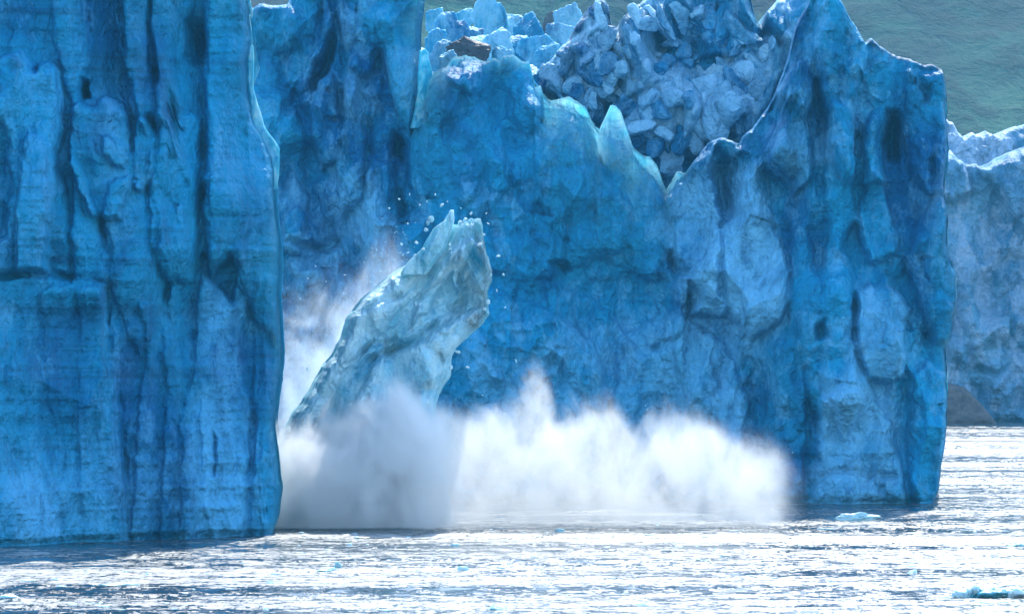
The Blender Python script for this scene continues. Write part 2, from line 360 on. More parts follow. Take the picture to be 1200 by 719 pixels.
def put(name, me, loc, rot=(0, 0, 0), scale=(1, 1, 1), parent=None):
    o = bpy.data.objects.new(name, me); C.objects.link(o)
    if parent is not None:
        o.parent = parent; loc = Vector(loc) - parent.location
    o.location = loc; o.rotation_euler = rot; o.scale = scale if hasattr(scale, '__len__') else (scale,) * 3; return o

# ------------------------------------------------------------------ water
def water():
    ys = [-200.0, 100.0, 250.0, 380.0, 440.0, 480.0, 500.0]
    while ys[-1] < 9000: y = ys[-1]; ys.append(y + (0.6 if y < 850 else 1.1 if y < 1650 else (y - 1650) * 0.04 + 2))
    xs = [-66.0]
    while xs[-1] < 9000: x = xs[-1]; xs.append(x + (0.6 if x < 82 else 1.1 if x < 150 else (x - 150) * 0.12 + 2))
    while xs[0] > -9000: xs.insert(0, xs[0] - ((-66 - xs[0]) * 0.12 + 1.0))
    xs = np.array(xs); ys = np.array(ys)
    X, Y = np.meshgrid(xs, ys)
    fade = np.clip((1700 - Y) / 60, 0, 1) * np.clip((Y - 495) / 10, 0, 1) * np.clip((155 - X) / 20, 0, 1) * np.clip((X + 72) / 8, 0, 1)
    slick = sstep(-0.30, 0.10, fbm(X / 60, Y / 17, 0, 5, 4, 0.6))          # wind-ruffled lanes between smooth ones
    sl2 = 0.2 + 0.8 * sstep(-0.2, 0.3, fbm(X / 9, Y / 7, 0, 6, 3))
    Z = (0.26 * fbm(X / 3.4, Y / 2.6, 0, 3, 3, 0.55) + 0.10 * ridged(X / 2.1, Y / 1.5, 4, 8, 2)) * fade * (0.06 + 0.94 * slick * sl2)
    n = len(xs); idx = np.arange(X.size).reshape(X.shape)
    q = np.stack([idx[:-1, :-1], idx[:-1, 1:], idx[1:, 1:], idx[1:, :-1]], -1).reshape(-1, 4).tolist()
    m, ns, ls = new_mat('sea_water'); out = N(ns, 'ShaderNodeOutputMaterial'); b = N(ns, 'ShaderNodeBsdfPrincipled')
    pos = N(ns, 'ShaderNodeNewGeometry').outputs['Position']
    b.inputs['Base Color'].default_value = (0.06, 0.15, 0.22, 1); b.inputs['IOR'].default_value = 1.33
    b.inputs['Specular IOR Level'].default_value = 0.5
    # pale patches painted to stand for sun glitter, between dark open water
    sl = noise_n(ns, ls, mapping(ns, ls, pos, (0.3, 0.26, 0.0)), 1.0, 6, 0.7, 0.3)
    s3 = noise_n(ns, ls, mapping(ns, ls, pos, (1.7, 0.5, 0.0)), 1.0, 4, 0.7, 0.2)
    sl = math_n(ns, ls, 'ADD', math_n(ns, ls, 'MULTIPLY', sl, 0.6), math_n(ns, ls, 'MULTIPLY', s3, 0.4))
    s2 = noise_n(ns, ls, mapping(ns, ls, pos, (0.006, 0.035, 0.0)), 1.0, 4, 0.6, 0.3)
    slf = math_n(ns, ls, 'ADD', sl, math_n(ns, ls, 'MULTIPLY', math_n(ns, ls, 'SUBTRACT', s2, 0.5), 0.45))
    ls.new(ramp(ns, ls, slf, [(0.48, (0.015, 0.028, 0.03)), (0.53, (0.05, 0.075, 0.085)), (0.60, (0.30, 0.33, 0.34))]), b.inputs['Base Color'])
    ls.new(ramp(ns, ls, slf, [(0.42, 0.09), (0.47, 0.18), (0.51, 0.40)]), b.inputs['Roughness'])
    h2 = noise_n(ns, ls, mapping(ns, ls, pos, (2.4, 2.8, 0.0)), 1.0, 4, 0.65, 0.2)
    bp = N(ns, 'ShaderNodeBump'); bp.inputs['Distance'].default_value = 0.16
    ls.new(ramp(ns, ls, slf, [(0.47, 0.15), (0.54, 1.0)]), bp.inputs['Strength']); ls.new(h2, bp.inputs['Height']); ls.new(bp.outputs[0], b.inputs['Normal']); ls.new(b.outputs[0], out.inputs[0])
    o = mesh_obj('water', np.stack([X, Y, Z], -1).reshape(-1, 3), q, m); tag(o, 'cold bay water glittering white against the sun', None, None, 'structure')
water()

# ------------------------------------------------------------------ hillside
def hill():
    xs = np.linspace(-1600, 1900, 300); ys = np.linspace(1900, 6500, 300); X, Y = np.meshgrid(xs, ys)
    Z = -30 + (Y - 1900) * 0.30 + 60 * fbm(X / 520, Y / 700, 0, 21, 4) + 6 * fbm(X / 120, Y / 160, 0, 22, 4) + 3 * fbm(X / 30, Y / 40, 0, 24, 3)
    idx = np.arange(X.size).reshape(X.shape); q = np.stack([idx[:-1, :-1], idx[:-1, 1:], idx[1:, 1:], idx[1:, :-1]], -1).reshape(-1, 4).tolist()
    m, ns, ls = new_mat('tundra_slope'); out = N(ns, 'ShaderNodeOutputMaterial'); b = N(ns, 'ShaderNodeBsdfPrincipled')
    pos = N(ns, 'ShaderNodeNewGeometry').outputs['Position']
    a = noise_n(ns, ls, mapping(ns, ls, pos, (0.006, 0.003, 0.01)), 1.0, 9, 0.66, 0.6)
    c = noise_n(ns, ls, mapping(ns, ls, pos, (0.05, 0.03, 0.05)), 1.0, 6, 0.7, 0.3)
    col = ramp(ns, ls, a, [(0.42, (0.0006, 0.014, 0.024)), (0.48, (0.0015, 0.030, 0.036)), (0.54, (0.007, 0.060, 0.052)), (0.62, (0.028, 0.10, 0.07))])  # ramp shifted towards blue, so the haze of distance sits in the colour
    col = mix_c(ns, ls, ramp(ns, ls, c, [(0.48, 0.0), (0.58, 0.8)]), col, (0.004, 0.03, 0.032))
    ls.new(col, b.inputs['Base Color']); b.inputs['Roughness'].default_value = 0.95; b.inputs['Specular IOR Level'].default_value = 0.1
    bp = N(ns, 'ShaderNodeBump'); bp.inputs['Distance'].default_value = 5.0
    ls.new(math_n(ns, ls, 'ADD', c, a), bp.inputs['Height']); ls.new(bp.outputs[0], b.inputs['Normal']); ls.new(b.outputs[0], out.inputs[0])
    o = mesh_obj('hill', np.stack([X, Y, Z], -1).reshape(-1, 3), q, m); tag(o, 'blue-green tundra hillside rising far behind the glacier', None, None, 'structure')
hill()

# ------------------------------------------------------------------ left ice cliff
def left_cliff():
    rt = empty('ice_cliff', W(160, 636, 694)); rt.location.z = 0
    tag(rt, 'sheer deep blue ice cliff filling the left, with dark ledge and vertical flutes', 'ice cliff')
    Yp = lambda px: 677 + 35 * (np.asarray(px, float) / 320.0)
    def feats(f):
        f.slab([(240,-60),(292,-60),(296,80),(300,140),(330,175),(340,300),(340,420),(300,380),(268,300),(246,330),(238,250),(243,150),(236,60)], 4.5, 14)
        f.slab([(128,-60),(212,-60),(204,40),(207,90),(210,140),(190,150),(180,140),(172,160),(160,120),(140,60)], 3.0, 10)
        f.slab([(148,-60),(172,-60),(170,60),(176,120),(176,150),(150,130),(146,80)], 2.2, 8)
        f.slab([(62,-60),(118,-60),(112,30),(108,75),(98,130),(90,140),(72,90),(60,40)], 2.0, 12)
        f.slab([(180,40),(196,60),(212,110),(214,150),(196,150),(184,110)], 2.0, 6)
        f.slab([(188,128),(200,138),(216,162),(230,200),(234,250),(226,330),(190,330),(178,260),(176,190)], 4.5, 14)
        f.slab([(206,150),(216,130),(240,140),(244,190),(240,250),(232,210),(222,180)], 1.8, 8)
        f.slab([(-40,90),(6,64),(24,61),(40,74),(44,86),(48,76),(60,74),(68,86),(74,120),(74,160),(68,200),(60,322),(-40,322)], 6.5, 9, 0.12)
        f.slab([(30,170),(38,154),(58,166),(68,190),(80,226),(84,270),(84,326),(22,322),(24,240)], 3.0, 9, 0.1)
        f.slab([(84,180),(100,196),(112,240),(128,300),(130,336),(84,330)], 3.5, 9)
        f.slab([(82,128),(96,120),(112,124),(116,118),(126,111),(140,118),(150,134),(154,152),(160,205),(150,260),(110,258),(92,220),(80,180)], 4.0, 7, 0.1)
        f.slab([(122,160),(136,160),(152,176),(156,190),(150,202),(134,196),(122,178)], 2.6, 9)
        f.slab([(156,152),(160,142),(170,138),(181,143),(184,160),(182,190),(180,214),(172,226),(160,222),(156,190)], 4.5, 8, 0.08)
        f.slab([(132,216),(158,208),(180,232),(186,300),(190,380),(160,420),(128,330),(122,260)], 2.8, 12)
        f.slab([(-40,325),(60,322),(125,332),(130,400),(144,520),(150,660),(-40,660)], 5.0, 8)
        f.slab([(48,340),(84,330),(86,400),(84,660),(52,660),(56,470)], 1.0, 9)
        f.slab([(90,336),(124,338),(128,420),(138,520),(144,660),(96,660),(92,480)], 1.6, 9)
        f.slab([(160,470),(170,400),(166,350),(178,360),(186,430),(178,560),(172,660),(150,660)], 2.6, 9)
        f.slab([(190,350),(204,330),(214,380),(212,480),(206,560),(200,660),(182,660),(190,520)], 2.4, 8)
        f.slab([(236,322),(256,334),(270,350),(282,322),(290,350),(286,420),(292,520),(286,660),(244,660),(238,540),(224,400)], 3.0, 8, 0.15)
        f.slab([(296,430),(326,420),(340,500),(340,660),(290,660)], 2.0, 12)
        f.slab([(214,470),(230,440),(240,500),(246,600),(240,660),(208,660)], 2.0, 8)
        f.h *= 1 - 0.45 * sstep(330, 380, py_(f))
        f.hollow([(212,20),(226,10),(248,40),(246,70),(230,78),(214,70)], 5, 10)
        f.hollow([(92,92),(100,92),(108,116),(96,120)], 7, 4)
        f.hollow([(-20,130),(14,140),(20,200),(14,280),(-20,300)], 4, 10)
        f.cleft([(240,150),(238,190),(232,215),(230,240)], 6, 6).cleft([(195,100),(205,135),(212,170)], 4, 3.5)
        f.cleft([(103,-40),(104,40),(98,118)], 4, 3).cleft([(140,-40),(142,30),(150,70)], 4, 3).cleft([(178,-30),(174,60),(186,110)], 4, 3.5)
        f.cleft([(-40,321),(60,319),(90,328),(160,336)], 5, 3.6).cleft([(180,175),(215,172)], 3.5, 1.6)
        f.cleft([(128,330),(130,420),(146,540),(150,600)], 4, 2.5).cleft([(186,240),(192,330),(196,400)], 4, 3)
        f.cleft([(252,500),(250,560)], 2.5, 3).cleft([(236,296),(240,304)], 4, 5).cleft([(22,350),(24,560)], 3, 1.2)
        f.cleft([(296,470),(294,560)], 2.5, 2.5).cleft([(210,190),(222,230),(226,290)], 4, 2)
        f.cleft([(200,340),(236,290),(300,282)], 3, 1.2)
        f.patch([(14,560),(40,548),(56,580),(78,630),(20,630)], 0.45, 8).patch([(230,460),(258,450),(290,560),(290,640),(240,640)], 0.3, 14)
        f.patch([(-20,360),(20,350),(10,385),(-20,390)], 0.3, 8).patch([(236,320),(262,340),(280,330),(280,380),(246,390)], 0.25, 6)
        f.patch([(150,520),(300,500),(330,640),(-40,640),(-40,520)], 0.35, 50)
    top = [(-60,-62),(40,-66),(120,-58),(200,-62),(212,-10),(222,-8),(240,-60),(280,-40),(292,-8)]
    right = [(292,-80),(286,-10),(291,8),(292,30),(295,50),(290,70),(290,90),(291,112),(296,132),(303,148),(311,164),(318,182),(322,200),(322,214),(323,240),(327,280),(328,300),(326,340),(328,400),(327,450),(323,480),(321,500),(326,540),(329,575),(327,605),(319,625),(317,660)]
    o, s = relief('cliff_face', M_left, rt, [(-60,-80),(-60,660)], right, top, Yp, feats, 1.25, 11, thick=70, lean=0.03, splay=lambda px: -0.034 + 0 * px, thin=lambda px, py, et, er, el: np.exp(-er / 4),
           round_r=(8, 4), round_t=(10, 5), jit=0.6, amp=dict(flute=0.5, facet=2.4, fpale=0.2, fine=0.4, strata=0.28, big=1.6, fl_w=4.0, fl_h=20, small=0.6, sm_h=12, rub=0.3))
    # thin flake standing off the right edge, lit through by the sun
    def ff(f): f.ridge([(300,150),(315,180),(322,230)], 4, 0.7)
    relief('edge_flake', M_thin, rt, [(287,20),(290,60),(290,100),(294,140),(297,158),(308,180),(314,205),(318,222)],
           [(292,20),(296,60),(296,100),(301,120),(310,148),(327,172),(326,205),(323,222)], [(286,18),(293,16)], lambda px: Yp(px) + 1.5, ff, 1.1, 14, base_py=222, thick=2.2,
           round_r=(3, 1.2), round_l=(3, 1.2), round_t=(3, 1), jit=0.6, amp=dict(flute=0.2, facet=0.25, big=0.2, fine=0.2, strata=0))
    return s
S_left = left_cliff()

# ------------------------------------------------------------------ headwall behind the falling pillar
def headwall():
    rt = empty('ice_cliff', W(410, 590, 872)); rt.location.z = 0
    tag(rt, 'shaded blue ice headwall between the left cliff and the jagged ridge', 'ice cliff')
    def feats(f):
        f.slab([(296,-5),(338,0),(354,20),(356,45),(340,66),(318,64),(298,40)], 4.5, 14)
        f.slab([(340,-40),(380,-40),(392,30),(376,80),(352,110),(330,100),(340,60)], 2.5, 12)
        f.slab([(395,-60),(505,-60),(498,60),(490,120),(478,160),(462,120),(445,60),(430,92),(408,80),(396,40)], 5.5, 16)
        f.slab([(372,90),(392,84),(396,120),(402,160),(392,190),(372,200),(366,130)], 4.0, 9)
        f.slab([(408,66),(420,64),(424,100),(416,140),(400,120)], 3.0, 8)
        f.slab([(300,110),(340,100),(356,160),(362,260),(350,300),(300,300)], 3.0, 16)
        f.slab([(404,110),(424,102),(430,150),(424,230),(400,260),(392,190)], 2.5, 12)
        f.slab([(330,250),(350,240),(376,262),(380,288),(330,284)], 3.0, 8)
        f.slab([(430,180),(460,190),(470,240),(500,250),(500,420),(440,420),(420,280)], 2.5, 14)
        f.hollow([(384,38),(392,36),(390,70),(372,104),(362,104),(370,70)], 7, 6)
        f.hollow([(460,150),(474,160),(482,190),(470,192),(456,180)], 5, 6).hollow([(455,225),(470,220),(480,250),(462,258)], 4, 6)
        f.cleft([(330,278),(372,288),(400,284)], 6, 4).cleft([(380,135),(398,140)], 4, 4).cleft([(384,104),(390,106)], 3, 4)
        f.cleft([(400,60),(406,92)], 4, 3)
        f.patch([(330,220),(400,200),(480,260),(480,480),(330,520)], 0.25, 30).patch([(400,100),(440,110),(440,300),(390,300)], 0.15, 20)
        f.grime([(383,105),(388,107)], 0.8, 2.2).grime([(386,136),(395,138)], 0.8, 2.2)
    top = [(280,6),(296,5),(303,3),(318,6),(336,3),(341,-8),(360,-25),(420,-40),(496,-50)]
    right = [(505,-60),(497,0),(494,30),(492,60),(493,90),(495,120),(490,150),(500,200),(520,300),(540,640)]
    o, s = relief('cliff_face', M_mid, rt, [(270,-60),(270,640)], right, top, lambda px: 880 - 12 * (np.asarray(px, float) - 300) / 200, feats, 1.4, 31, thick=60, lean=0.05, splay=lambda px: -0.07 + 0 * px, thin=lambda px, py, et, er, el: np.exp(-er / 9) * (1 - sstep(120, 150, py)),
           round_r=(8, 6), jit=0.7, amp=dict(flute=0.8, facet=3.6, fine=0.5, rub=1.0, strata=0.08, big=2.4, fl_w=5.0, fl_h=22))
    # the thin glowing wing at its right edge
    relief('edge_flake', M_thin, rt, [(490,62),(489,100),(486,125),(480,150)], [(503,62),(505,85),(508,110),(508,128),(500,142),(492,150)],
           [(488,60),(498,58),(505,64)], 868, lambda f: f, 1.1, 34, base_py=150, thick=2.0, round_r=(3, 1.0), round_l=(3, 1), round_t=(3, 1), pale=0.35,
           amp=dict(flute=0.1, facet=0.25, big=0.1, fine=0.2, strata=0))
headwall()

# ------------------------------------------------------------------ jagged ridge and great tower
TOPF = [(410,126),(440,130),(474,130),(488,120),(496,118),(502,96),(508,84),(520,78),(531,66),(545,62),(556,64),(568,70),(578,66),(585,70),(590,64),(600,61),(612,68),(620,70),(624,82),(627,98),(634,99),(637,108),(645,117),(655,114),(668,112),(680,120),(688,127),(694,140),(702,152),(708,140),(716,122),(722,123),(728,128),(732,140),(738,158),(742,172),(752,180),(763,184),(770,192),(774,200),(778,214),(782,222),(788,212),(794,200),(804,202),(815,186),(834,164),(846,160),(858,164),(866,172),(872,158),(884,148),(900,126),(908,112),(918,86),(926,60),(934,30),(948,4),(956,-18),(974,-14),(986,2),(996,22),(1004,30),(1014,50),(1022,44),(1034,54),(1048,62),(1070,68),(1086,74),(1096,73),(1106,78),(1112,92),(1116,110)]
def tower():
    rt = empty('ice_cliff', W(800, 590, 850)); rt.location.z = 0
    tag(rt, 'huge blue ice wall with a sawtooth crest on the left and tall tower at right', 'ice cliff')
    def feats(f):
        # slope below the sawtooth crest
        f.slab([(505,80),(600,60),(625,110),(690,140),(740,175),(780,225),(800,300),(770,330),(700,300),(640,330),(560,320),(500,260),(490,150)], 2.0, 22)
        f.slab([(520,90),(560,75),(572,100),(560,110),(530,105)], 1.6, 9).slab([(544,130),(572,120),(590,160),(596,220),(560,260),(530,230),(524,160)], 2.0, 14)
        f.slab([(600,80),(620,90),(640,140),(620,160),(596,140)], 1.5, 12).slab([(640,200),(700,190),(740,240),(730,300),(680,290),(640,260)], 2.0, 16)
        f.slab([(440,300),(560,330),(640,360),(700,400),(720,500),(700,620),(440,620)], 3.0, 20, 0.08)
        f.slab([(640,330),(700,350),(760,420),(740,520),(690,480),(650,420)], 2.0, 14)
        f.slab([(720,400),(790,360),(850,400),(880,470),(860,620),(720,620)], 3.0, 16, 0.12)
        f.slab([(780,230),(812,190),(836,166),(840,210),(850,250),(842,330),(850,372),(810,370),(790,300)], 4.0, 12, 0.15)
        f.slab([(850,262),(862,250),(870,206),(881,183),(892,194),(903,226),(906,262),(922,300),(928,350),(918,378),(902,384),(884,396),(858,380),(826,350),(800,330),(830,290)], 4.0, 18, 0.3)
        f.slab([(874,215),(882,188),(892,220),(896,262),(884,262)], 1.8, 6)
        f.hollow([(828,196),(850,176),(868,178),(876,184),(866,212),(866,244),(860,262),(850,258),(838,240)], 7, 14)
        f.hollow([(778,292),(792,292),(812,320),(806,328),(790,320)], 5, 6).hollow([(645,306),(668,306),(672,318),(652,322)], 4, 6)
        f.cleft([(554,100),(566,118),(580,134)], 5, 3.5).cleft([(594,178),(608,168),(624,154)], 5, 3).cleft([(760,415),(776,402),(800,394)], 6, 2.5)
        f.cleft([(640,345),(720,330),(790,330),(830,300)], 8, 2).cleft([(836,345),(850,372),(872,388)], 4, 3).cleft([(780,390),(800,360),(830,350)], 5, 2)
        # tower
        f.slab([(958,-30),(990,0),(1016,50),(1008,110),(1006,180),(992,220),(976,200),(966,120),(950,60)], 4.5, 14)
        f.slab([(912,112),(924,80),(938,70),(950,80),(958,108),(952,124),(944,140),(930,120),(918,128)], 5.0, 8, 0.12)
        f.slab([(914,130),(926,108),(942,120),(950,150),(956,210),(930,230),(900,190)], 3.5, 12, 0.08)
        f.slab([(892,158),(912,140),(930,160),(936,200),(910,212),(886,196)], 2.5, 12)
        f.slab([(1012,216),(1010,150),(1016,136),(1026,133),(1033,142),(1036,180),(1040,216)], 4.0, 8, 0.15)
        f.slab([(1060,80),(1112,84),(1116,180),(1110,230),(1088,230),(1068,200),(1060,140)], 3.0, 12)
        f.slab([(976,120),(1000,130),(1000,200),(1010,260),(980,300),(964,230)], 3.0, 12)
        f.slab([(1018,214),(1026,198),(1040,226),(1052,262),(1056,300),(1018,310),(1006,262)], 3.2, 10, 0.1)
        f.slab([(1090,240),(1120,200),(1130,320),(1126,400),(1100,400),(1078,360),(1062,300),(1074,260)], 3.0, 12, 0.06)
        f.slab([(1002,336),(1020,330),(1046,338),(1062,346),(1072,362),(1064,382),(1058,404),(1058,440),(1040,450),(1020,444),(1006,420),(1000,380)], 4.5, 9, 0.28)
        f.slab([(926,256),(944,262),(956,290),(964,360),(960,440),(940,430),(926,380)], 2.5, 10, 0.05)
        f.slab([(970,260),(1000,300),(998,400),(1010,470),(990,520),(960,440),(962,330)], 3.0, 12, 0.1)
        f.slab([(904,400),(940,400),(946,470),(944,560),(930,620),(900,620),(896,480)], 2.2, 10)
        f.slab([(960,470),(984,450),(1000,400),(1016,440),(1040,480),(1060,560),(1064,620),(950,620)], 3.2, 12, 0.3)
        f.slab([(1068,440),(1090,420),(1114,440),(1112,620),(1076,620),(1064,520)], 2.6, 10, 0.05)
        f.hollow([(1040,124),(1054,128),(1062,160),(1058,190),(1042,190),(1036,150)], 6.5, 7).hollow([(1000,150),(1008,154),(1006,184),(998,180)], 5, 4)
        f.hollow([(900,120),(914,112),(912,128),(902,130)], 5, 4).hollow([(864,160),(872,152),(872,172),(862,172)], 6, 4)
        f.hollow([(954,380),(966,370),(972,396),(956,400)], 4, 6).hollow([(1068,80),(1080,82),(1096,104),(1088,120),(1076,104)], 2.5, 6)
        f.cleft([(1014,50),(1010,80),(1006,120)], 3, 1.5).cleft([(1000,336),(1002,390),(1010,440)], 3, 3).cleft([(1090,150),(1098,200),(1086,240),(1070,270)], 5, 3)
        f.cleft([(950,560),(990,548),(1030,556),(1050,560)], 5, 1.5).cleft([(1060,420),(1062,470),(1058,540)], 4, 2.5).cleft([(946,440),(950,480),(944,560)], 4, 3)
        f.cleft([(936,40),(944,110)], 6, 4).cleft([(956,70),(962,130),(970,190)], 5, 3)
        f.patch([(770,230),(840,190),(880,200),(924,300),(924,380),(860,420),(800,380)], 0.4, 22).patch([(560,400),(760,360),(900,420),(900,600),(560,600)], 0.3, 40).patch([(960,440),(1060,450),(1064,600),(950,600)], 0.4, 20).patch([(1000,330),(1070,340),(1060,440),(1005,430)], 0.2, 12).patch([(820,20),(1000,20),(1000,200),(930,240),(880,160)], 0.12, 20)
        f.grime([(1014,46),(1048,64),(1100,76),(1112,92)], 0.9, 4).grime([(1066,84),(1086,116)], 0.35, 6).grime([(950,556),(990,548),(1044,560)], 0.35, 6).grime([(925,200),(935,235)], 0.25, 8)
    right = [(1116,60),(1112,92),(1114,120),(1116,160),(1115,182),(1110,200),(1108,225),(1112,245),(1109,262),(1112,285),(1118,305),(1125,322),(1125,345),(1120,372),(1118,395),(1113,410),(1116,435),(1115,460),(1112,490),(1111,520),(1107,550),(1104,575),(1100,588),(1096,600),(1096,640)]
    def thick(px, py):
        crest = np.interp(px, [p[0] for p in TOPF], [p[1] for p in TOPF]); d = py - crest
        fin = np.interp(px, [795, 815], [0, 1.0])
        return (3.2 + 0.03 * d * 6) * (1 - fin) + 55 * fin
    relief('cliff_face', M_mid, rt, [(415,-20),(415,640)], right, TOPF, lambda px: 866 + 26 * (1 - sstep(425, 500, np.asarray(px, float))) - 18 * sstep(700, 1000, np.asarray(px, float)), feats, 1.3, 51, thick=thick, lean=0.05, splay=lambda px: 0.11 * sstep(790, 830, px) * (1 - sstep(950, 1000, px)) + 0.083 * sstep(1020, 1060, px),
           thin=lambda px, py, et, er, el: sstep(480, 500, px) * np.exp(-et / np.interp(px, [492, 520, 560, 625, 640, 690, 700, 735, 750, 800, 815], [20, 12, 5, 6, 26, 34, 34, 34, 18, 10, 2])) * np.clip((815 - px) / 10, 0, 1) + 0.8 * np.exp(-er / 5) * sstep(190, 230, py) * (1 - sstep(440, 480, py)) + 0.5 * np.exp(-er / 3),
           round_r=(9, 9), round_t=(5, 3.0), jit=0.7, amp=dict(flute=0.7, facet=3.6, fine=0.5, rub=1.0, strata=0.12, big=2.0, fl_w=6.0, fl_h=26))
tower()

# ------------------------------------------------------------------ shattered massif behind the ridge
def massif():
    rt = empty('ice_cliff', W(780, 260, 915)); rt.location.z = 0
    tag(rt, 'pale shattered ice massif full of tumbled blocks behind the sawtooth crest', 'ice cliff')
    def feats(f):
        f.slab([(630,80),(660,48),(700,30),(718,60),(716,110),(690,160),(640,160)], 3.5, 14, 0.25)
        f.slab([(676,30),(692,8),(706,0),(716,16),(712,40),(690,46)], 3.5, 8, 0.1)
        f.slab([(718,60),(732,24),(760,10),(770,60),(752,110),(728,120)], 3.5, 12, 0.05)
        f.slab([(760,20),(800,-30),(880,-30),(888,20),(896,50),(870,66),(820,70),(780,60)], 4, 22, -0.25)
        f.slab([(752,70),(790,60),(812,90),(820,140),(790,190),(752,170),(742,110)], 4, 12, 0.45)
        f.slab([(872,56),(882,46),(906,41),(918,54),(914,86),(904,120),(886,148),(862,156),(846,120),(852,80)], 6, 10, 0.2)
        f.slab([(800,100),(846,86),(856,140),(830,180),(796,190)], 3.5, 10, 0.3)
        f.slab([(890,20),(930,-20),(960,-20),(940,60),(920,50)], 3, 10)
        f.hollow([(714,30),(722,60),(722,90),(712,100),(708,60)], 5, 5).hollow([(636,104),(658,104),(656,118),(640,118)], 4, 4)
        f.cleft([(700,90),(716,120),(730,150)], 7, 4).cleft([(762,104),(784,92)], 3, 4).cleft([(768,148),(796,138)], 3, 3.5).cleft([(880,0),(884,20),(894,34)], 5, 5)
        f.cleft([(820,66),(870,70),(900,66)], 6, 4).cleft([(824,110),(840,120),(860,112)], 4, 4).cleft([(800,180),(790,210)], 6, 5)
        f.cleft([(770,-4),(800,36),(812,66)], 6, 6).cleft([(822,-16),(846,30),(852,62)], 6, 6).ridge([(786,-10),(822,30),(836,56)], 6, 3).cleft([(700,8),(696,40),(684,70)], 4, 4).cleft([(740,16),(760,60)], 5, 4).ridge([(862,-20),(874,20),(886,52)], 5, 3).cleft([(662,50),(672,90)], 4, 3)
        f.patch([(640,60),(700,40),(710,110),(650,120)], 0.25, 12)
        f.grime([(664,44),(700,6),(716,20),(740,14)], 0.5, 6).grime([(742,8),(760,20),(800,10),(850,30)], 0.5, 10).grime([(716,60),(728,100)], 0.5, 6).grime([(875,52),(914,50)], 0.5, 5).grime([(880,0),(896,34)], 0.7, 6)
        f.grime([(636,110),(656,114)], 0.8, 6).grime([(735,20),(720,70),(730,110)], 0.4, 8)
    top = [(600,110),(624,84),(640,74),(650,62),(666,46),(676,26),(688,10),(700,2),(708,0),(713,8),(716,24),(718,40),(724,30),(730,20),(738,16),(746,6),(760,-4),(780,-18),(800,-28),(860,-30),(876,-14),(882,6),(888,22),(895,26),(900,12),(914,-2),(930,-18),(970,-18)]
    o, s = relief('broken_face', M_rug, rt, [(604,-40),(604,330)], [(968,-40),(968,330)], top, lambda px: 918 + 0 * np.asarray(px, float), feats, 1.3, 81, base_py=330, thick=40, lean=0.0,
           round_t=(6, 3.5), amp=dict(flute=0.8, facet=6.0, fpale=0.7, fine=0.7, rub=1.4, small=1.0, strata=0.0, big=2.2, fl_w=7, fl_h=9, fc=5.5), pale=0.2)
    rng = random.Random(5)
    meshes = [lump_mesh('ice_block', M_rug, (1, 0.9, 1), 300 + k, 3, 6, 0.05, 0.1 + 0.22 * (k % 4), 0, 0.35, 3.5) for k in range(10)]
    spots = [(800,22,14),(826,14,16),(852,30,14),(840,48,12),(776,30,13),(788,50,11),(870,36,12),(700,24,10),(706,48,12),(688,70,12),(664,76,13),(646,92,11),(708,82,14),(706,98,11),(692,96,9),(720,108,9),(798,62,12),(806,74,9),(812,62,8),(836,100,16),(830,88,9),(820,84,8),(846,76,9),(858,98,10),(866,122,12),(852,132,13),(838,142,14),(826,128,10),(824,152,12),(812,160,11),(796,166,12),(784,178,18),(800,192,15),(776,160,9),(764,170,10),(806,206,10),(790,210,8),(742,140,11),(734,126,10),(728,140,9),(750,156,10),(742,168,9),(722,152,9),(700,130,9),(690,120,10),(676,110,8),(860,60,10),(870,90,10),(880,110,9),(870,140,9),(850,152,10),(770,128,9),(786,120,10),(760,120,8),(830,112,8),(844,116,9),(816,100,8),(806,120,8),(668,96,9),(652,110,8),(664,60,9),(650,84,9),(684,60,9),(882,72,9),(892,60,8),(780,76,9),(770,86,8),(734,60,9),(728,84,8),(738,44,9),(756,30,9),(744,24,7)]
    for (x, y, d) in spots:
        for q in range(2):
            xx, yy, dd = (x, y, d) if q == 0 else (x + rng.uniform(-12, 12), y + rng.uniform(-10, 10), d * rng.uniform(0.2, 0.8))
            p = s(xx, yy); r = dd * 918 / F * 1.05
            put('ice_block', meshes[rng.randrange(10)], (p[0], p[1] - 0.2 * r, p[2]), (rng.uniform(0, 6), rng.uniform(0, 6), rng.uniform(0, 6)), (r * rng.uniform(0.9, 1.9), r * rng.uniform(0.8, 1.1), r * rng.uniform(0.6, 1.2)), rt)
massif()

